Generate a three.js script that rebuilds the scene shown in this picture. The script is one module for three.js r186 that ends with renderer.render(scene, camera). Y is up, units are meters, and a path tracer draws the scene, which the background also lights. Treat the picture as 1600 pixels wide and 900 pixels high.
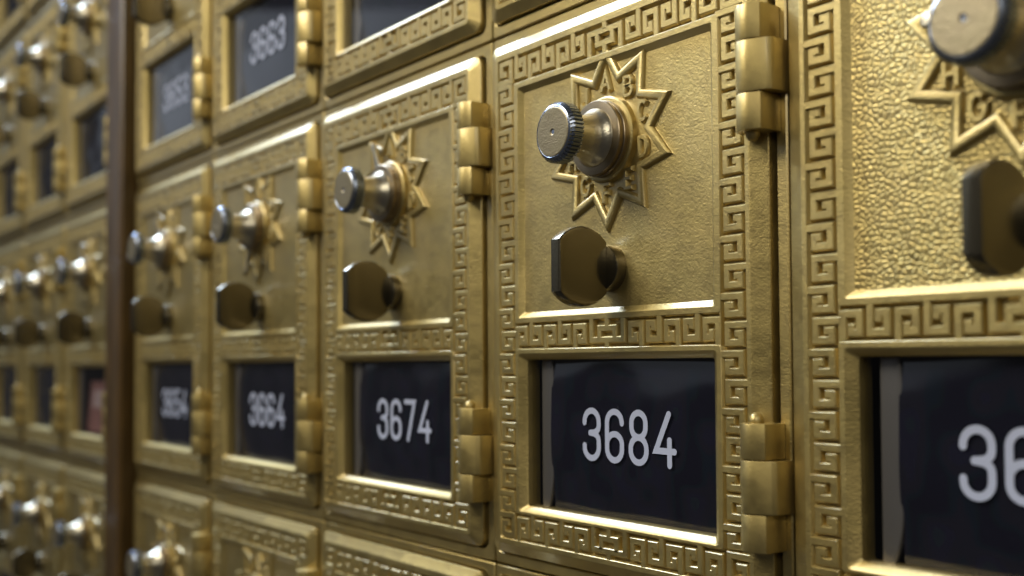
import * as THREE from 'three';
import { mergeGeometries, toCreasedNormals } from 'three/addons/utils/BufferGeometryUtils.js';
import { RectAreaLightUniformsLib } from 'three/addons/lights/RectAreaLightUniformsLib.js';

RectAreaLightUniformsLib.init();
const renderer = new THREE.WebGLRenderer({ antialias: true });
renderer.toneMapping = THREE.LinearToneMapping;
renderer.toneMappingExposure = 1.0;
renderer.shadowMap.enabled = true;
const scene = new THREE.Scene();

// ------------------------------------------------------------------ camera (a lens a little above its picture's middle, close to the doors)
const camera = new THREE.PerspectiveCamera(28.94, 16 / 9, 0.01, 30);
camera.position.set(0.13566, -0.08204, 0.16196);
camera.rotation.set(1.879 * Math.PI / 180, 53.999 * Math.PI / 180, -0.336 * Math.PI / 180, 'YXZ');
camera.setViewOffset(1600, 900, 0, -60, 1600, 900);
camera.focus = 0.232;
camera.userData.fStop = 12.5;
scene.add(camera);

// ------------------------------------------------------------------ light: the dim room and light panels out of view, placed for what they light
scene.background = new THREE.Color().setRGB(0.032, 0.031, 0.032);
function unseenLight(name, label, pos, target, w, h, rgb, power, glow) {
  const g = new THREE.Group(); g.name = name; g.userData = { label, category: 'lamp' };
  g.position.set(...pos); scene.add(g); g.lookAt(new THREE.Vector3(...target));
  const body = new THREE.Mesh(new THREE.BoxGeometry(w + 0.04, h + 0.04, 0.05), new THREE.MeshStandardMaterial({ color: 0x777777, roughness: 0.6 }));
  body.name = 'lamp_housing'; body.position.z = -0.03; g.add(body);
  const face = new THREE.Mesh(new THREE.PlaneGeometry(w, h), new THREE.MeshStandardMaterial({ color: 0x222222, emissive: new THREE.Color().setRGB(...rgb), emissiveIntensity: glow }));
  face.name = 'lamp_diffuser'; g.add(face);
  for (const m of [body, face]) { m.castShadow = true; m.receiveShadow = true; }
  const l = new THREE.RectAreaLight(new THREE.Color().setRGB(...rgb), power, w, h);
  l.name = 'lamp_glow'; l.position.z = 0.01; l.rotation.y = Math.PI; g.add(l);
}
unseenLight('unseen_light', 'unseen bright cool light panel high up at left, placed to light upward bevels and sills', [-3.0, 2.85, 0.42], [-0.08, -0.06, 0], 0.9, 2.0, [0.66, 0.82, 1.1], 38, 1.0);  // out of view; whitens the upward bevels, ledges and sills
unseenLight('unseen_light_001', 'unseen softer light panel in front of the boxes, placed to brighten the door faces', [-0.33, 0.5, 0.6], [0.3, -0.06, 0.1], 0.4, 0.36, [1.0, 0.95, 0.84], 11.5, 0.6);  // out of view; brightens the faces of the nearer doors
unseenLight('unseen_light_002', 'unseen warm soft light panel at right, placed to light the right-facing bevels', [0.75, 0.5, 0.75], [0.02, -0.06, 0], 0.6, 0.5, [1.0, 0.95, 0.84], 2.9, 0.3);  // out of view; lights bevels and hinges that face right
unseenLight('unseen_side_light', 'unseen broad dim light panel at left, placed to reflect in the window glass', [-1.9, 0.45, 1.25], [-0.2, -0.06, 0], 1.7, 0.5, [0.8, 0.88, 1.0], 0.34, 0.1);  // out of view; gives the upper windows their grey reflection

// ------------------------------------------------------------------ helpers
let seed = 7;
const rnd = () => { seed = (seed * 1664525 + 1013904223) >>> 0; return seed / 4294967296; };
const V = (x, y, z) => [x, y, z];
function geo(pos, idx, crease = 0.7) {
  let g = new THREE.BufferGeometry();
  g.setAttribute('position', new THREE.Float32BufferAttribute(pos, 3)); g.setIndex(idx);
  return finish(g, crease);
}
function finish(g, crease = 0.7) {         // creased normals and planar uv (one repeat per 40 mm)
  if (!g.index) g = g.clone();
  g.deleteAttribute('uv'); g.deleteAttribute('normal');
  if (g.index) g = g.toNonIndexed();
  g = toCreasedNormals(g, crease);
  const p = g.attributes.position, n = g.attributes.normal, uv = [];
  for (let i = 0; i < p.count; i++) {
    const ax = Math.abs(n.getX(i)), ay = Math.abs(n.getY(i)), az = Math.abs(n.getZ(i));
    if (az > 0.45 || (az >= ax && az >= ay)) uv.push(p.getX(i) / 40, p.getY(i) / 40);
    else if (ax > ay) uv.push(p.getZ(i) / 40, p.getY(i) / 40);
    else uv.push(p.getX(i) / 40, p.getZ(i) / 40);
  }
  g.setAttribute('uv', new THREE.Float32BufferAttribute(uv, 2));
  return g;
}
// rounded rectangle ring at height z
function rring(x0, x1, y0, y1, r, z, seg = 4) {
  const out = [], c = [[x1 - r, y1 - r, 0], [x0 + r, y1 - r, 1], [x0 + r, y0 + r, 2], [x1 - r, y0 + r, 3]];
  for (const [cx, cy, k] of c) for (let i = 0; i <= seg; i++) {
    const a = (k + i / seg) * Math.PI / 2;
    out.push(V(cx + r * Math.cos(a), cy + r * Math.sin(a), z));
  }
  return out;
}
function loft(rings, { flip = false, cap0 = false, cap1 = false, crease = 0.6 } = {}) {
  const pos = [], idx = [], n = rings[0].length;
  rings.forEach(r => r.forEach(p => pos.push(...p)));
  for (let k = 0; k + 1 < rings.length; k++) for (let i = 0; i < n; i++) {
    const a = k * n + i, b = k * n + (i + 1) % n, c = a + n, d = b + n;
    if (flip) idx.push(a, c, b, b, c, d); else idx.push(a, b, c, b, d, c);
  }
  const cap = (k, up) => {
    const c = [0, 0, 0]; rings[k].forEach(p => { c[0] += p[0] / n; c[1] += p[1] / n; c[2] += p[2] / n; });
    const at = pos.length / 3; pos.push(...c);
    for (let i = 0; i < n; i++) { const a = k * n + i, b = k * n + (i + 1) % n; if (up) idx.push(at, a, b); else idx.push(at, b, a); }
  };
  if (cap0) cap(0, flip); if (cap1) cap(rings.length - 1, !flip);
  return geo(pos, idx, crease);
}
// a raised line: a path swept with a sloped, rounded section; levels = [[half width, height], ...] from foot to top
function stroke(path, levels, z0, closed = false, crease = 0.75) {
  const n = path.length, dir = [], pos = [], idx = [], m = levels.length;
  for (let i = 0; i < n; i++) { const a = path[i], b = path[(i + 1) % n], l = Math.hypot(b[0] - a[0], b[1] - a[1]) || 1; dir.push([(b[0] - a[0]) / l, (b[1] - a[1]) / l]); }
  const wMid = levels[0][0];
  for (let i = 0; i < n; i++) {
    const d0 = closed || i > 0 ? dir[(i + n - 1) % n] : dir[i], d1 = closed || i < n - 1 ? dir[i] : dir[(i + n - 1) % n];
    const n0 = [-d0[1], d0[0]], n1 = [-d1[1], d1[0]];
    let mx = n0[0] + n1[0], my = n0[1] + n1[1]; const q = mx * mx + my * my; mx *= 2 / q; my *= 2 / q;
    const endS = !closed && i === 0 ? -1 : !closed && i === n - 1 ? 1 : 0, d = endS < 0 ? d1 : d0;
    const put = (o, z, w) => { const e = endS * (w - wMid * 0.5); pos.push(path[i][0] + mx * o + d[0] * e, path[i][1] + my * o + d[1] * e, z0 + z); };
    for (let k = 0; k < m; k++) put(levels[k][0], levels[k][1], levels[k][0]);            // left side, foot to top
    for (let k = m - 1; k >= 0; k--) put(-levels[k][0], levels[k][1], levels[k][0]);      // right side, top to foot
  }
  const s = 2 * m, segs = closed ? n : n - 1;
  for (let i = 0; i < segs; i++) for (let k = 0; k + 1 < s; k++) {
    const a = i * s + k, b = a + 1, c = ((i + 1) % n) * s + k, e = c + 1;
    idx.push(a, b, c, b, e, c);
  }
  if (!closed) for (const [i, f] of [[0, false], [n - 1, true]]) for (let k = 0; k + 1 < m; k++) {
    const a = i * s + k, b = a + 1, c = i * s + s - 1 - k, e = c - 1;
    if (f) idx.push(a, b, c, b, e, c); else idx.push(a, c, b, b, c, e);
  }
  return geo(pos, idx.map((_, q, arr) => arr[q]), crease);
}
const rectShape = (x0, x1, y0, y1) => new THREE.Shape([new THREE.Vector2(x0, y0), new THREE.Vector2(x1, y0), new THREE.Vector2(x1, y1), new THREE.Vector2(x0, y1)]);
const ringShape = pts => new THREE.Shape(pts.map(p => new THREE.Vector2(p[0], p[1])));
function flat(shape, z, holes = []) {
  for (const h of holes) shape.holes.push(h);
  const g = new THREE.ShapeGeometry(shape); g.translate(0, 0, z); return finish(g);
}
function box(x0, x1, y0, y1, z0, z1) { const g = new THREE.BoxGeometry(x1 - x0, y1 - y0, z1 - z0); g.translate((x0 + x1) / 2, (y0 + y1) / 2, (z0 + z1) / 2); return finish(g, 0.3); }
// a turned piece about the z axis; profile = [[radius, z], ...] from the foot outwards
function turned(profile, seg = 64, crease = 0.5, mod = null) {
  const rings = profile.map(([r, z], k) => Array.from({ length: seg }, (_, i) => { const a = i / seg * 2 * Math.PI, q = mod ? mod(k, i, r) : r; return V(q * Math.cos(a), q * Math.sin(a), z); }));
  return loft(rings, { cap1: true, crease });
}
function prism(pts, y0, y1, bevel = 0.35) {   // pts: section in (x, z); extruded along y with small chamfers
  const s = new THREE.Shape(pts.map(([x, z]) => new THREE.Vector2(x, -z)));
  const g = new THREE.ExtrudeGeometry(s, { depth: y1 - y0 - 2 * bevel, bevelEnabled: true, bevelSize: bevel, bevelThickness: bevel, bevelOffset: -bevel, bevelSegments: 2, curveSegments: 10 });
  g.rotateX(-Math.PI / 2); g.translate(0, y0 + bevel, 0); return finish(g, 0.6);
}
const MM = 0.001;
function mesh(name, geos, mat, parent, at = [0, 0, 0]) {
  const list = Array.isArray(geos) ? geos : [geos];
  const g = list.length > 1 ? mergeGeometries(list) : list[0].clone();
  g.scale(MM, MM, MM);
  const m = new THREE.Mesh(g, mat); m.name = name; m.castShadow = m.receiveShadow = true;
  m.position.set(at[0] * MM, at[1] * MM, at[2] * MM); parent.add(m); return m;
}
// ------------------------------------------------------------------ procedural textures
function lattice(n) { const a = new Float32Array(n * n); for (let i = 0; i < a.length; i++) a[i] = rnd(); return a; }
function noiseLayer(size, cells, cellsY = cells) {
  const n = Math.max(cells, cellsY), L = lattice(n), out = new Float32Array(size * size), s = t => t * t * (3 - 2 * t);
  for (let y = 0; y < size; y++) for (let x = 0; x < size; x++) {
    const fx = x / size * cells, fy = y / size * cellsY, ix = Math.floor(fx), iy = Math.floor(fy), u = s(fx - ix), v = s(fy - iy);
    const g = (i, j) => L[(j % cellsY) * n + (i % cells)];
    out[y * size + x] = (g(ix, iy) * (1 - u) + g(ix + 1, iy) * u) * (1 - v) + (g(ix, iy + 1) * (1 - u) + g(ix + 1, iy + 1) * u) * v;
  }
  return out;
}
function dataTexture(size, fn, srgb = false) {
  const d = new Uint8Array(size * size * 4);
  for (let i = 0; i < size * size; i++) { const c = fn(i, i % size, Math.floor(i / size)); d[4 * i] = c[0] * 255; d[4 * i + 1] = c[1] * 255; d[4 * i + 2] = c[2] * 255; d[4 * i + 3] = 255; }
  const t = new THREE.DataTexture(d, size, size); t.wrapS = t.wrapT = THREE.RepeatWrapping; t.magFilter = THREE.LinearFilter; t.minFilter = THREE.LinearMipmapLinearFilter;
  if (srgb) t.colorSpace = THREE.SRGBColorSpace; t.needsUpdate = true; return t;
}
const cl = x => Math.min(1, Math.max(0, x));
const S = 1024;
const nA = noiseLayer(S, 160), nB = noiseLayer(S, 60), nC = noiseLayer(S, 9), nD = noiseLayer(S, 300), nE = noiseLayer(S, 24);
const grainBump = dataTexture(S, i => { const v = cl(0.45 * nA[i] + 0.3 * nB[i] + 0.25 * nD[i]); return [v, v, v]; });
const panelBump = dataTexture(S, i => { const v = cl(0.35 * nA[i] + 0.45 * nB[i] + 0.1 * nD[i] + 0.1 * nE[i]); return [v, v, v]; });
// leathery hammered skin: rounded pebbles from the distance to scattered seeds
function pebbles(size, cells) {
  const px = lattice(cells), py = lattice(cells), ph = lattice(cells), out = new Float32Array(size * size);
  for (let y = 0; y < size; y++) for (let x = 0; x < size; x++) {
    const fx = x / size * cells, fy = y / size * cells, ix = Math.floor(fx), iy = Math.floor(fy); let d1 = 9, d2 = 9, h = 0;
    for (let j = -1; j <= 1; j++) for (let i = -1; i <= 1; i++) {
      const qx = (ix + i + cells) % cells, qy = (iy + j + cells) % cells, k = qy * cells + qx;
      const d = Math.hypot(ix + i + px[k] - fx, (iy + j + py[k] - fy) * 1.0);
      if (d < d1) { d2 = d1; d1 = d; h = ph[k]; } else if (d < d2) d2 = d;
    }
    const e = cl((d2 - d1) * 1.7); out[y * size + x] = Math.sqrt(e) * (0.65 + 0.35 * h);
  }
  return out;
}
const peb = pebbles(S, 38);
const leatherBump = dataTexture(S, i => { const v = cl(0.72 * peb[i] + 0.2 * nB[i] + 0.08 * nA[i]); return [v, v, v]; });
const roughTex = dataTexture(S, i => { const v = cl(0.78 + 0.1 * nC[i] + 0.14 * nE[i] - 0.1 + 0.1 * nA[i]); return [v, v, v]; });
const tint = dataTexture(S, i => { const pit = nD[i] * nA[i] > 0.86 ? 0.55 : 1, w = (0.88 + 0.07 * nC[i] + 0.06 * nE[i] + 0.05 * nA[i]) * pit; return [cl(w), cl(w * (0.985 + 0.02 * nE[i])), cl(w * (0.96 + 0.05 * nC[i]))]; });

const gold = new THREE.MeshPhysicalMaterial({ color: new THREE.Color().setRGB(0.58, 0.447, 0.165), map: tint, metalness: 0.94, roughness: 0.57, clearcoat: 0.9, clearcoatRoughness: 0.25, roughnessMap: roughTex, bumpMap: grainBump, bumpScale: 0.00007 });
const goldSmooth = gold.clone(); goldSmooth.bumpScale = 0.00002;
const goldPanel = gold.clone(); goldPanel.bumpMap = panelBump.clone(); goldPanel.bumpMap.repeat.set(1.7, 1.7); goldPanel.bumpMap.needsUpdate = true; goldPanel.bumpScale = 0.00008;
const goldLeather = gold.clone(); goldLeather.bumpMap = leatherBump; leatherBump.repeat.set(0.95, 1.08); goldLeather.bumpScale = 0.00028;
const knobGold = new THREE.MeshStandardMaterial({ color: new THREE.Color().setRGB(0.66, 0.6, 0.45), map: tint, metalness: 0.94, roughness: 0.29, bumpMap: grainBump, bumpScale: 0.00003 });
const steel = new THREE.MeshStandardMaterial({ color: new THREE.Color().setRGB(0.33, 0.37, 0.45), metalness: 0.95, roughness: 0.27, bumpMap: grainBump, bumpScale: 0.00002 });
const capMat = new THREE.MeshStandardMaterial({ color: new THREE.Color().setRGB(0.37, 0.305, 0.18), map: tint, metalness: 0.85, roughness: 0.45, bumpMap: grainBump, bumpScale: 0.00006 });
const agedSteel = new THREE.MeshStandardMaterial({ color: new THREE.Color().setRGB(0.36, 0.285, 0.18), metalness: 0.92, roughness: 0.33, bumpMap: grainBump, bumpScale: 0.00002 });
const bronze = new THREE.MeshStandardMaterial({ color: new THREE.Color().setRGB(0.2, 0.175, 0.12), metalness: 0.92, roughness: 0.22, bumpMap: grainBump, bumpScale: 0.000015 });
const darkInside = new THREE.MeshStandardMaterial({ color: new THREE.Color().setRGB(0.012, 0.012, 0.014), roughness: 0.7 });
const glass = new THREE.MeshPhysicalMaterial({ color: 0xffffff, transmission: 1, thickness: 0, roughness: 0.03, ior: 1.5 });
const darkSheetTex = dataTexture(512, (i, x, y) => { const j = y * 2 * S + x * 2, dust = nD[j] * nA[j] > 0.88 && nE[j] > 0.45 ? 0.22 : 0, v = 0.8 + 0.5 * nC[j]; return [0.012 * v + dust * 0.6, 0.0128 * v + dust * 0.6, 0.021 * v + dust * 0.6]; });  // dark blue tone stands for dim window reflections; specks are dust
const darkSheetMat = new THREE.MeshStandardMaterial({ color: new THREE.Color().setRGB(1, 1, 1), map: darkSheetTex, roughness: 0.15, roughnessMap: roughTex });
const greyStripMat = new THREE.MeshStandardMaterial({ color: new THREE.Color().setRGB(0.2, 0.19, 0.18), metalness: 0.6, roughness: 0.35 });
const numberMat = new THREE.MeshStandardMaterial({ color: new THREE.Color().setRGB(0.5, 0.53, 0.65), roughness: 0.6 });

// ------------------------------------------------------------------ the door of one box, in millimetres from the door's centre
const ZF = 2.5, ZB = 1.3, ZP = 1.4;                                  // heights of face, border floor, panel floor
const HX = 45, HY = 62.85;                                            // door at its foot
const BX = 40.1, BT = 58.4, BB = -58.8, IX = 33.9;                    // border band
const UP = [51.9, -6.9], LO = [-12.8, -52.6];                         // the two islands, top and bottom edges
const PX = 32, PT = 50.2, PB = -5.3, WX = 32.4, WT = -14.2, WB = -51.7;
function doorBody() {
  const parts = [];
  const R = (i, r, z) => rring(-HX + i, HX - i, -HY + i * 0.74, HY - i * 0.74, r, z, 5);
  const topRing = R(3.75, 1.3, ZF);
  parts.push(loft([R(0.0, 2.6, -3), R(0, 2.6, 0.85), R(0.15, 2.5, 1.05), R(3.2, 1.6, 2.3), R(3.45, 1.5, 2.44), topRing], { crease: 0.5 }));
  const wallDown = (x0, x1, y0, y1, d, slope) => {                    // walls of a sunken tray, rounded at the brim
    const q = (o, z) => rring(x0 - o, x1 + o, y0 - o, y1 + o, 0.5, z, 2);
    parts.push(loft([q(slope * 0.5 + 0.12, ZF), q(slope * 0.5, ZF - 0.07 * d - 0.02), q(-slope * 0.5, ZF - 0.93 * d), q(-slope * 0.5 - 0.1, ZF - d)], { crease: 0.7 }));
    return q(slope * 0.5 + 0.12, ZF);
  };
  const wallUp = (x0, x1, y0, y1, d, slope) => {                      // walls of an island in the border
    const q = (o, z) => rring(x0 + o, x1 - o, y0 + o, y1 - o, 0.5, z, 2);
    parts.push(loft([q(-slope * 0.5 - 0.1, ZF - d), q(-slope * 0.5, ZF - 0.93 * d), q(slope * 0.5, ZF - 0.07 * d), q(slope * 0.5 + 0.12, ZF)], { crease: 0.7 }));
    return q(slope * 0.5 + 0.12, ZF);
  };
  const band = wallDown(-BX, BX, BB, BT, ZF - ZB, 0.3);
  parts.push(flat(ringShape(topRing), ZF, [new THREE.Path(band.map(p => new THREE.Vector2(p[0], p[1])))]));
  const isl = [wallUp(-IX, IX, UP[1], UP[0], ZF - ZB, 0.3), wallUp(-IX, IX, LO[1], LO[0], ZF - ZB, 0.3)];
  const floor = rectShape(-BX - 0.3, BX + 0.3, BB - 0.3, BT + 0.3);
  parts.push(flat(floor, ZB, [[UP[1], UP[0]], [LO[1], LO[0]]].map(([a, b]) => { const s = rectShape(-IX + 0.3, IX - 0.3, a + 0.3, b - 0.3); return new THREE.Path(s.getPoints()); })));
  // panel tray
  const q = (o, z) => rring(-PX - o, PX + o, PB - o, PT + o, 0.4, z, 2);
  const ph = [q(0.25, ZF), q(0.1, ZF - 0.05), q(-0.95, ZP + 0.1), q(-1.1, ZP)];
  parts.push(loft(ph, { crease: 0.5 }));
  parts.push(flat(ringShape(isl[0]), ZF, [new THREE.Path(ph[0].map(p => new THREE.Vector2(p[0], p[1])))]));
  // window reveal
  const w = (o, z, r) => rring(-WX - o, WX + o, WB - o * (o < -1 ? 0.72 : 1), WT + o * (o < -1 ? 0.75 : 1), r, z, 3);
  const wh = [w(0.2, ZF, 0.8), w(0, ZF - 0.1, 0.8), w(-1.6, 1.15, 0.6), w(-1.75, 0.95, 0.6), w(-1.75, -2.6, 0.6)];
  parts.push(loft(wh, { crease: 0.5 }));
  parts.push(flat(ringShape(isl[1]), ZF, [new THREE.Path(wh[0].map(p => new THREE.Vector2(p[0], p[1])))]));
  return parts;
}
const panelGeo = () => {                                              // the sunken panel, as a sheet
  const g = new THREE.PlaneGeometry(2 * PX - 1.2, PT - PB - 1.2, 1, 1); g.translate(0, (PT + PB) / 2, ZP); return finish(g);
};
const KEY = [[1.0, 0], [0.86, 0.55], [0.74, 0.96], [0.54, 1.16]];
const keyHook = [[-0.72, 0.62], [4.72, 0.62], [4.72, 3.95], [1.35, 3.95], [1.35, 2.3], [2.75, 2.3]];   // [across, along]
function greekKey() {
  const out = [], add = (p, lv = KEY) => out.push(stroke(p, lv, ZB));
  const w = BX - IX, cells = 19, top = UP[0] + 0.3, c = (top - (LO[1] - 0.3)) / cells, k = c / 5.45;
  for (const side of [-1, 1]) {                                       // the two upright bands
    const xl = side < 0 ? -BX : IX, f = w / 6.05;
    for (let i = 0; i < cells; i++) {
      const left = i % 2 === 0, y = top - i * c;
      add(keyHook.map(([a, l]) => [left ? xl + a * f : xl + w - a * f, y - l * k]));
    }
    // square corners with a small curl
    for (const up of [1, -1]) {
      const y0 = up > 0 ? BT : BB, s = up;
      add([[-1.0, 5.6], [-0.1, 5.6], [4.9, 5.6], [4.9, 0.95], [1.1, 0.95], [1.1, 3.6], [3.0, 3.6]].map(([a, l]) => [side < 0 ? -BX + a * f : BX - a * f, y0 - s * l]));
    }
    add([[side * 33.55, UP[1] + 0.4], [side * 33.55, LO[0] - 0.4]], [[0.5, 0], [0.36, 0.6], [0.16, 1.1]]);
  }
  for (const [y0, y1, flip] of [[LO[0], UP[1], 1], [BB, LO[1], 1], [UP[0], BT, -1]]) {   // the three level bands
    const h = y1 - y0, f = h / 6.05, cw = (33.6 - 6.3) / 5, kk = cw / 5.45;
    const Y = a => flip > 0 ? y0 + a * f : y1 - a * f;
    for (const side of [-1, 1]) for (let i = 0; i < 5; i++)
      add(keyHook.map(([a, l]) => [side * (33.4 - i * cw - l * kk), i % 2 === 0 ? Y(a) : Y(6.05 - a)]));
    add([[-5.2, 6.75], [-5.2, 1.5], [5.2, 1.5], [5.2, 6.75]].map(([x, a]) => [x, Y(a)]));
    add([[-2.5, 1.7], [-2.5, 4.1], [2.5, 4.1], [2.5, 1.7]].map(([x, a]) => [x, Y(a)]));
    add([[0, -0.72], [0, 1.3]].map(([x, a]) => [x, Y(a)])); add([[0, 6.75], [0, 4.4]].map(([x, a]) => [x, Y(a)]));
  }
  return out;
}
const STAR = [0, 33.0];
function star() {
  const pts = []; for (let i = 0; i < 20; i++) { const a = i * Math.PI / 10, r = i % 2 ? 13.2 : 19.0; pts.push([STAR[0] + r * Math.sin(a), STAR[1] + r * Math.cos(a)]); }
  return [stroke(pts, [[1.1, -0.05], [0.98, 0.4], [0.76, 0.8], [0.45, 0.98]], ZP, true, 0.9)];
}
// letters and digits as lines; arcs by degrees
const arc = (cx, cy, rx, ry, a0, a1, n = 12) => Array.from({ length: n + 1 }, (_, i) => { const a = (a0 + (a1 - a0) * i / n) * Math.PI / 180; return [cx + rx * Math.cos(a), cy + ry * Math.sin(a)]; });
const LETTERS = {
  A: [[[0, 0], [1.2, 3.6], [2.4, 0]], [[0.5, 1.2], [1.9, 1.2]]],
  B: [[[0.15, 0], [0.15, 3.6], ...arc(1.3, 2.75, 0.8, 0.85, 90, -90, 6), [0.4, 1.9]], [[0.4, 1.85], ...arc(1.4, 0.95, 0.9, 0.92, 90, -90, 6), [0.15, 0]]],
  C: [arc(1.25, 1.8, 1.15, 1.8, 45, 315, 10)],
  D: [[[0.2, 0], [0.2, 3.6], ...arc(0.9, 1.8, 1.3, 1.8, 90, -90, 8), [0.2, 0]]],
  E: [[[2.1, 3.6], [0.2, 3.6], [0.2, 0], [2.1, 0]], [[0.3, 1.85], [1.7, 1.85]]],
  F: [[[2.1, 3.6], [0.2, 3.6], [0.2, 0]], [[0.3, 1.9], [1.7, 1.9]]],
  G: [[...arc(1.25, 1.8, 1.15, 1.8, 50, 340, 10), [2.4, 1.7], [1.4, 1.7]]],
  H: [[[0.2, 0], [0.2, 3.6]], [[2.2, 0], [2.2, 3.6]], [[0.3, 1.8], [2.1, 1.8]]],
  I: [[[1.2, 0], [1.2, 3.6]]],
  J: [[[1.9, 3.6], [1.9, 1], ...arc(1.0, 0.95, 0.9, 0.95, 0, -180, 6)]],
};
function ringPrint({ y0, y1, w }, x0, hw, z, t) {
  const c = q => { const r = w / 2 + q, x = x0 + 2.45; return [...arc(x, y1 - w / 2, r, r, 0, 180, 20), ...arc(x, y0 + w / 2, r, r, 180, 360, 20)].map(p => new THREE.Vector2(...p)); };
  const sh = new THREE.Shape(c(hw)); sh.holes.push(new THREE.Path(c(-hw)));
  const g = new THREE.ExtrudeGeometry(sh, { depth: t, bevelEnabled: false }); g.translate(0, 0, z); return finish(g, 0.3);
}
function ribbon(path, hw, z, t) {         // a flat printed line with round ends, thickness t
  const L = [], Rr = [], n = path.length;
  for (let i = 0; i < n; i++) {
    const a = path[Math.max(0, i - 1)], b = path[i], c = path[Math.min(n - 1, i + 1)];
    const d0 = [b[0] - a[0], b[1] - a[1]], d1 = [c[0] - b[0], c[1] - b[1]], l0 = Math.hypot(...d0) || 1e9, l1 = Math.hypot(...d1) || 1e9;
    let u = [d0[0] / l0, d0[1] / l0], v = [d1[0] / l1, d1[1] / l1]; if (l0 > 1e8) u = v; if (l1 > 1e8) v = u;
    let mx = -u[1] - v[1], my = u[0] + v[0]; const q = mx * mx + my * my; mx *= 2 / q; my *= 2 / q;
    L.push([b[0] + mx * hw, b[1] + my * hw]); Rr.push([b[0] - mx * hw, b[1] - my * hw]);
  }
  const ends = (p, q, s) => { const a = Math.atan2(p[1] - q[1], p[0] - q[0]) * 180 / Math.PI; return arc(q[0], q[1], hw, hw, a + s * 90, a - s * 90, 10).slice(1, -1); };
  const out = [...L, ...ends(path[n - 1], path[n - 1], 1).map(() => null).filter(Boolean)];
  const dEnd = [path[n - 1][0] - path[n - 2][0], path[n - 1][1] - path[n - 2][1]], aE = Math.atan2(dEnd[1], dEnd[0]) * 180 / Math.PI;
  out.push(...arc(path[n - 1][0], path[n - 1][1], hw, hw, aE + 90, aE - 90, 10).slice(1, -1)); out.push(...Rr.reverse());
  const dS = [path[1][0] - path[0][0], path[1][1] - path[0][1]], aS = Math.atan2(dS[1], dS[0]) * 180 / Math.PI;
  out.push(...arc(path[0][0], path[0][1], hw, hw, aS - 90, aS - 270, 10).slice(1, -1));
  const g = new THREE.ExtrudeGeometry(new THREE.Shape(out.map(p => new THREE.Vector2(...p))), { depth: t, bevelEnabled: false }); g.translate(0, 0, z);
  return finish(g, 0.3);
}
const bez = (p0, p1, p2, p3, n = 8) => Array.from({ length: n }, (_, i) => { const t = (i + 1) / n, u = 1 - t; return [0, 1].map(k => u * u * u * p0[k] + 3 * u * u * t * p1[k] + 3 * u * t * t * p2[k] + t * t * t * p3[k]); });
const six = [...arc(2.45, 8.15, 2.45, 2.45, 0, 180), [0, 5.5], ...arc(2.45, 2.45, 2.45, 2.45, 180, 360), [4.9, 3.4]], sixB = arc(2.45, 3.4, 2.45, 2.3, -4, 172, 16);
const oval = (y0, y1, w) => ({ y0, y1, w });
const DIGITS = {
  3: [[[0, 7.9], ...arc(2.45, 8.15, 2.45, 2.45, 180, 0), [4.9, 7.5], ...bez([4.9, 7.5], [4.9, 6.3], [4.2, 5.7], [2.0, 5.65])], [[2.0, 5.65], ...bez([2.0, 5.65], [4.2, 5.6], [4.9, 4.9], [4.9, 3.7]), ...arc(2.45, 2.45, 2.45, 2.45, 0, -180), [0, 2.75]]],
  4: [[[3.9, 10.6], [0, 2.9], [5.5, 2.9]], [[4.1, 5.2], [4.1, 0]]],
  5: [[[4.6, 10.6], [0.4, 10.6], [0.1, 5.9], ...arc(2.45, 4.2, 2.45, 2.2, 135, 0, 8), [4.9, 2.45], ...arc(2.45, 2.45, 2.45, 2.45, 0, -175)]],
  6: [six, sixB],
  7: [[[0, 10.6], [4.9, 10.6], [1.5, 0]]],
  8: [oval(5.35, 10.6, 4.4), oval(0, 5.35, 4.9)],
  9: [six, sixB].map(p => p.map(([x, y]) => [4.9 - x, 10.6 - y])),
};
function digitGeos(text) {
  const out = []; let x = 0, k = 0;
  for (const ch of text) { for (const p of DIGITS[ch]) { out.push(p.w ? ringPrint(p, x, 0.68, k * 0.015, 0.05) : ribbon(p.map(([a, b]) => [x + a, b]), 0.68, k * 0.015, 0.05)); k = (k + 1) % 3; } x += ch === '4' ? 8.3 : 7.75; }
  const w = x - 2.9; out.forEach(g => g.translate(-w / 2, -5.3, 0)); return out;
}
// ------------------------------------------------------------------ the frame round each door, from the cell's centre
const W = 95, H = 132, DX = -1.4, DY = 0.25;
function frameGeo() {
  const ox = W / 2 - 0.3, oy = H / 2 - 0.3, o = (d, z) => rring(-ox + d, ox - d, -oy + d, oy - d, 0.4, z, 2);
  const i = (d, z) => rring(DX - HX - 0.25 + d, DX + HX + 1.0 - d, DY - HY - 0.5 + d, DY + HY + 0.3 - d, 2.6, z, 4);
  const a = [o(0, -4), o(0, -0.3), o(0.3, 0)], b = [i(-0.25, 0), i(0, -0.25), i(0, -4)];
  return [loft(a, { crease: 0.5 }), loft(b, { crease: 0.5 }), flat(ringShape(a[2]), 0, [new THREE.Path(b[0].map(p => new THREE.Vector2(p[0], p[1])))])];
}
function interiorGeo() {
  const x = W / 2 - 2, y = H / 2 - 2;
  return [box(-x, x, -y, y, -92, -90), box(-x, -x + 1, -y, y, -89.9, -4.2), box(x - 1, x, -y, y, -89.9, -4.2), box(-x + 1.1, x - 1.1, y - 1, y, -89.9, -4.2), box(-x + 1.1, x - 1.1, -y, -y + 1, -89.9, -4.2)];
}
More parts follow.
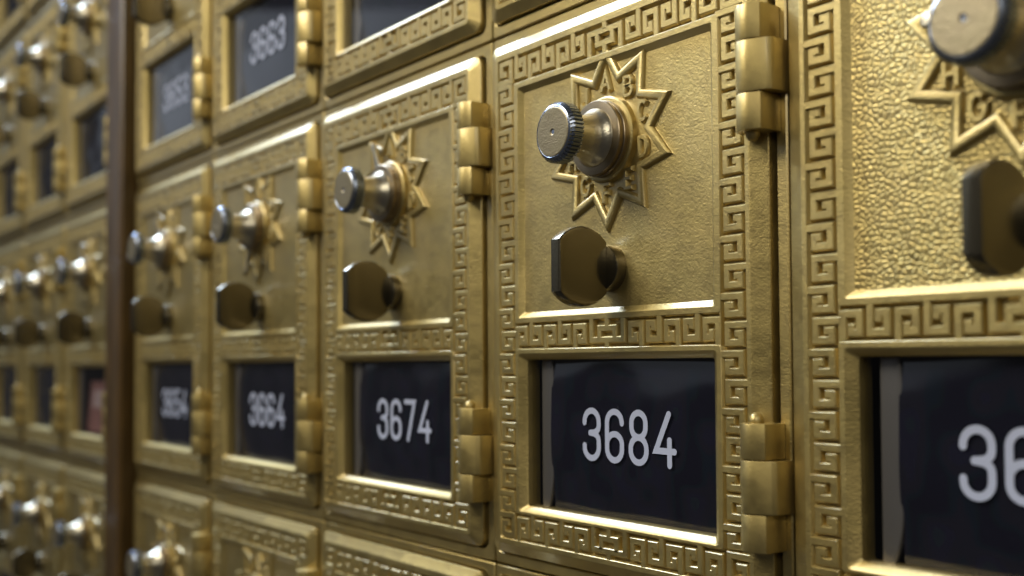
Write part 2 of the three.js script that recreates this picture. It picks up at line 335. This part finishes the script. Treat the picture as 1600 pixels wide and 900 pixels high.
// hinge pieces in door coordinates
const AX = 43.9, AZ = 3.95, HR = 3.1;
const barrel = (tail, end = 50) => { const p = []; for (let i = 0; i <= 16; i++) { const a = (205 - i / 16 * (205 - end)) * Math.PI / 180; p.push([AX + HR * Math.cos(a), AZ + HR * Math.sin(a)]); } return [...p, ...tail]; };
const leafSection = () => barrel([[AX + 4.5, AZ + 1.4], [AX + 5.1, AZ + 0.6], [AX + 5.3, AZ - 0.6], [AX + 5.3, 0.15], [AX - 1.2, 0.15]], 60);
const knuckleSection = () => barrel([[AX + 3.3, AZ + 1.68], [AX + 3.55, AZ + 1.0], [AX + 3.3, 0.1], [AX - 1.6, 1.0]]);

function letterAngle(i) { const a = i * Math.PI / 5, r = 12.3; return [STAR[0] + r * Math.sin(a) - 1.2, STAR[1] + r * Math.cos(a) - 1.8]; }

function makeBox() {
  const g = new THREE.Group(); g.name = 'mailbox'; g.userData = { label: '', category: 'post office box' };
  const c = [0, H / 2, 0], d = [DX, H / 2 + DY, 0];                   // cell centre and door centre above the cell's foot
  mesh('frame', frameGeo(), gold, g, c);
  mesh('box_interior', interiorGeo(), darkInside, g, c);
  const door = mesh('door', doorBody(), gold, g, d);
  mesh('panel', panelGeo(), goldPanel, door);
  mesh('greek_key_border', greekKey(), gold, door);
  mesh('star_emblem', star(), gold, door);
  'ABCDEFGHIJ'.split('').forEach((ch, i) => {
    const [x, y] = letterAngle(i);
    const gs = LETTERS[ch].map(p => stroke(p.map(([a, b]) => [a * 1.12 + x - 0.15, b * 1.12 + y - 0.2]), [[0.7, -0.05], [0.58, 0.45], [0.3, 0.85]], ZP, false, 0.9));
    mesh('letter', gs, gold, door);
  });
  const pane = new THREE.PlaneGeometry(2 * WX - 3.2, WT - WB - 2.2); pane.translate(0, (WT + WB) / 2, -0.25);
  mesh('window_pane', finish(pane), glass, g, d);
  // a bent grey strip behind the glass, at its left side
  const cs = new THREE.Shape(); cs.moveTo(-30.0, -16); cs.lineTo(-26.9, -16); cs.quadraticCurveTo(-26.2, -20, -26.2, -24); cs.lineTo(-26.4, -42); cs.quadraticCurveTo(-26.6, -46, -28.2, -50.5); cs.lineTo(-30.0, -50.5);
  const cg = new THREE.ExtrudeGeometry(cs, { depth: 0.5, bevelEnabled: true, bevelSize: 0.35, bevelThickness: 0.3, bevelSegments: 3 }); cg.translate(2.0, 0, -2.3);
  mesh('grey_strip', finish(cg, 0.8), greyStripMat, g, d);
  const darkSheet = new THREE.PlaneGeometry(2 * WX - 9.5, WT - WB - 2.2, 24, 16), fp = darkSheet.attributes.position;   // added dark sheet, slightly bowed, standing in for dim reflections in the glass
  for (let i = 0; i < fp.count; i++) { const x = fp.getX(i), y = fp.getY(i); fp.setZ(i, -y * y / 270 - x * x / 1000 + 0.12 * Math.sin(x * 0.21 + y * 0.13) + 0.08 * Math.sin(y * 0.4 - x * 0.11)); }
  darkSheet.translate(3.1, (WT + WB) / 2, -0.48);
  mesh('added_dark_sheet', finish(darkSheet, 1.2), darkSheetMat, g, d);
  // combination dial
  const k = [d[0] + STAR[0], d[1] + STAR[1] - 0.5, 0];
  const dial = mesh('dial_knob', [turned([[9.5, ZP - 0.1], [9.3, 2.6], [8.9, 2.9], [8.3, 2.95]]), turned([[8.35, 2.9], [8.35, 3.9], [8.2, 4.05], [7.95, 4.1], [7.95, 4.45], [8.15, 4.5], [8.2, 5.3], [8.0, 5.5], [6.3, 5.75]], 80)], agedSteel, g, k);
  mesh('dial_ring', turned([[9.55, ZP - 0.15], [9.4, 2.7], [9.0, 3.0], [8.5, 3.05]]), gold, dial);
  mesh('stem', turned([[6.4, 5.5], [6.3, 6.0], [5.7, 6.6], [5.0, 7.6], [4.5, 9], [4.2, 10.5], [4.1, 13.6], [2, 13.7]], 64, 0.6), knobGold, dial);
  const seg = 220;
  const teeth = (kk, i, r) => (kk >= 2 && kk <= 5) ? r - (i % 5 < 3 ? 0 : 0.5) : r;
  mesh('knurled_grip', [turned([[3.9, 13.2], [5.6, 13.25], [6.25, 13.4], [6.5, 13.65], [6.5, 16.0], [6.3, 16.3], [5.8, 16.85], [5.4, 17.05], [5.2, 16.9]], seg, 0.35, teeth)], steel, dial);
  mesh('dial_cap', turned([[5.3, 16.7], [5.3, 16.98], [5.1, 17.08], [3, 17.1], [0.75, 17.1], [0.4, 16.85]], 48, 0.3), capMat, dial);
  const pshape = new THREE.Shape(); pshape.moveTo(-2.2, 7.4); pshape.quadraticCurveTo(-0.9, 9.5, -0.8, 14.2); pshape.lineTo(-1.25, 15.6); pshape.quadraticCurveTo(0, 17, 1.25, 15.6); pshape.lineTo(0.8, 14.2); pshape.quadraticCurveTo(0.9, 9.5, 2.2, 7.4);
  const pgeo = new THREE.ExtrudeGeometry(pshape, { depth: 0.5, bevelEnabled: true, bevelSize: 0.2, bevelThickness: 0.2, bevelOffset: -0.2, bevelSegments: 2 }); pgeo.translate(0, 0, 4.0);
  mesh('pointer', finish(pgeo, 0.6), knobGold, dial);
  dial.rotation.z = 1.6;
  // thumb turn
  const t = [d[0] + 0.5, d[1] + 4.2, 0], RR = 8.6, FL = 6.6, sec = [];
  const a0 = Math.acos(FL / RR);
  for (let i = 0; i <= 14; i++) { const a = a0 + (Math.PI - 2 * a0) * i / 14; sec.push([RR * Math.cos(a), RR * Math.sin(a)]); }
  for (let i = 0; i <= 14; i++) { const a = Math.PI + a0 + (Math.PI - 2 * a0) * i / 14; sec.push([RR * Math.cos(a), RR * Math.sin(a)]); }
  const ps = new THREE.Shape(sec.map(p => new THREE.Vector2(...p)));
  const pg = new THREE.ExtrudeGeometry(ps, { depth: 2.1, bevelEnabled: true, bevelSize: 0.6, bevelThickness: 0.6, bevelOffset: -0.6, bevelSegments: 3 });
  pg.translate(0, 0, -1.05); pg.rotateY(Math.PI / 2); pg.translate(0, 0, 10.4);
  const turn = mesh('thumb_turn', finish(pg, 0.5), bronze, g, t);
  mesh('collar', turned([[5.1, ZP - 0.1], [5.05, 3.5], [4.8, 4.0], [4.0, 4.2]], 48), bronze, turn);
  // hinges: a leaf on the frame, two knuckles on the door and a pin
  for (const [y, s] of [[38.35, 1], [-39.25, -1]]) {
    const hinge = mesh('hinge', prism(leafSection(), y - 4.85, y + 4.85, 0.14), goldSmooth, g, d);
    mesh('knuckle', prism(knuckleSection(), y + 5.0, y + 11.6, 0.14), goldSmooth, hinge);
    mesh('knuckle', prism(knuckleSection(), y - 11.9, y - 5.0, 0.14), goldSmooth, hinge);
    const pin = new THREE.SphereGeometry(1.45, 16, 12); pin.scale(1, 1.1, 1); pin.translate(AX - 0.1, s > 0 ? y - 12.1 : y + 12.0, AZ);
    mesh('pin', finish(pin, 1.2), goldSmooth, hinge);
  }
  return g;
}
const proto = makeBox();
const X0 = n => -(n + 0.5) * W;                                       // column n counts leftwards from the sharp box
function place(name, n, row, label, opts = {}) {
  const b = opts.first ? proto : proto.clone();
  b.name = name; b.userData = { label, category: 'post office box', group: opts.group || 'brass post office boxes' };
  b.position.set((X0(n) + (opts.dx || 0)) * MM, (row * H - H + (opts.dy || 0)) * MM, 0); scene.add(b);
  if (opts.number) later.push(() => { const m = mesh('box_number', digitGeos(opts.number), numberMat, b, [DX + (opts.shift ?? 3.5), H / 2 + DY - 32.4, -0.2]); m.userData.label = 'number ' + opts.number; });
  b.traverse(o => { if (o.name === 'dial_knob' && opts.dial !== undefined) o.rotation.z = opts.dial; if (o.name === 'thumb_turn' && opts.turn) o.rotation.z = opts.turn; });
  if (opts.leather) b.traverse(o => { if (o.name === 'panel') { o.material = goldLeather; } });
  return b;
}
const later = []; let serial = 0; const nm = () => (serial++ ? 'mailbox_' + String(serial - 1).padStart(3, '0') : 'mailbox');
place(nm(), 0, 0, 'brass post office box in sharp focus with the number 3684', { first: true, number: '3684' });
place(nm(), -1, 0, 'brass post office box cut by the right picture edge, pebbled panel, number starting with 36', { number: '3694', leather: true, shift: 2.2, dial: 1.2 });
place(nm(), 1, 0, 'brass post office box with the number 3674 left of box 3684', { number: '3674', dial: 0.36 });
place(nm(), 2, 0, 'slightly blurred brass post office box with the number 3664', { number: '3664', dial: 2.9, turn: -0.03 });
place(nm(), 3, 0, 'blurred brass post office box right of the wooden post, left of box 3664', { number: '3654', dial: 0.5, turn: 0.03 });
place(nm(), 0, 1, 'brass post office box above box 3684, only its bottom edge showing', { number: '3683' });
place(nm(), 1, 1, 'brass post office box above box 3674, its window cut by the top edge', { number: '3673' });
place(nm(), 2, 1, 'brass post office box with the number 3663 above box 3664', { number: '3663' });
place(nm(), 3, 1, 'blurred brass post office box at the top beside the wooden post', { number: '3653' });
place(nm(), 0, -1, 'brass post office box under box 3684, only a sliver of its frame showing', { number: '3685' });
place(nm(), 1, -1, 'brass post office box under box 3674, only its top edge showing', { number: '3675' });
place(nm(), 2, -1, 'brass post office box under box 3664, star top showing at the bottom edge', { number: '3665' });
place(nm(), 3, -1, 'brass post office box at the bottom beside the wooden post, round dial showing', { number: '3655', dial: -0.4 });
const LX = -24.5 - 0.5, cols = ['first', 'second', 'third'], g2 = 'out of focus boxes left of the wooden post';
for (let c = 0; c < 3; c++) for (const row of [1, 0, -1]) {
  const b = place(nm(), 4 + c, row, `blurred brass box left of the wooden post, ${cols[c]} column from it, ${row === 1 ? 'upper row' : row === 0 ? 'middle row' : 'bottom row'}`, { dx: LX, dy: -1.5, group: g2, dial: rnd() * 6.28, turn: (rnd() - 0.5) * 0.1 });
  if (c === 0 && row === 0) b.remove(b.children.find(o => o.name === 'added_dark_sheet'));   // mail shows in this window
}
for (let c = 1; c < 3; c++)
  place(nm(), 4 + c, 2, `blurred brass box in the top left corner, ${cols[c]} column left of the post`, { dx: LX, dy: -1.5, group: g2 });

later.forEach(f => f());
// ------------------------------------------------------------------ the wooden post between the two banks
const woodTex = (() => {
  const a = noiseLayer(512, 64, 3), b = noiseLayer(512, 14, 2), e = noiseLayer(512, 120, 20);
  return dataTexture(512, i => { const v = cl(0.45 * a[i] + 0.35 * b[i] + 0.2 * e[i]); return [0.23 + 0.2 * v, 0.165 + 0.15 * v, 0.06 + 0.06 * v]; }, true);
})();
const wood = new THREE.MeshPhysicalMaterial({ map: woodTex, roughness: 0.42, clearcoat: 0.35, clearcoatRoughness: 0.35 });
{
  const g = new THREE.Group(); g.name = 'wooden_post'; g.position.set(-0.3935, -0.36, 0); scene.add(g);
  g.userData = { label: 'upright brown wooden post dividing the two banks of brass boxes', category: 'post' };
  mesh('post_body', prism([[-11.4, 6.5], [-10.2, 7.4], [9.6, 7.4], [11, 6.2], [11, -60], [-11.4, -60]], 0, 640, 0.6), wood, g);
}
// a pink letter behind the glass of a blurred box
{
  const env = new THREE.Group(); env.name = 'envelope'; scene.add(env);
  env.userData = { label: 'pinkish envelope behind the window left of the wooden post', category: 'envelope' };
  env.position.set(-0.455, -0.117, -0.005); env.rotation.x = -0.08;
  mesh('paper', box(-26, 22, 0, 27, -1, 0), new THREE.MeshStandardMaterial({ color: new THREE.Color().setRGB(0.24, 0.11, 0.1), roughness: 0.8 }), env);
  mesh('address_label', box(-18, 2, 13, 22, 0.01, 0.2), new THREE.MeshStandardMaterial({ color: new THREE.Color().setRGB(0.4, 0.3, 0.3), roughness: 0.8 }), env);
}
// ------------------------------------------------------------------ the dark wall behind
{
  const m = mesh('wall', box(-760, 110, -420, 320, -110, -95), darkInside, scene); m.userData = { kind: 'structure' };
}
scene.traverse(o => { if (o.isMesh) { o.castShadow = true; o.receiveShadow = true; } });
renderer.render(scene, camera);
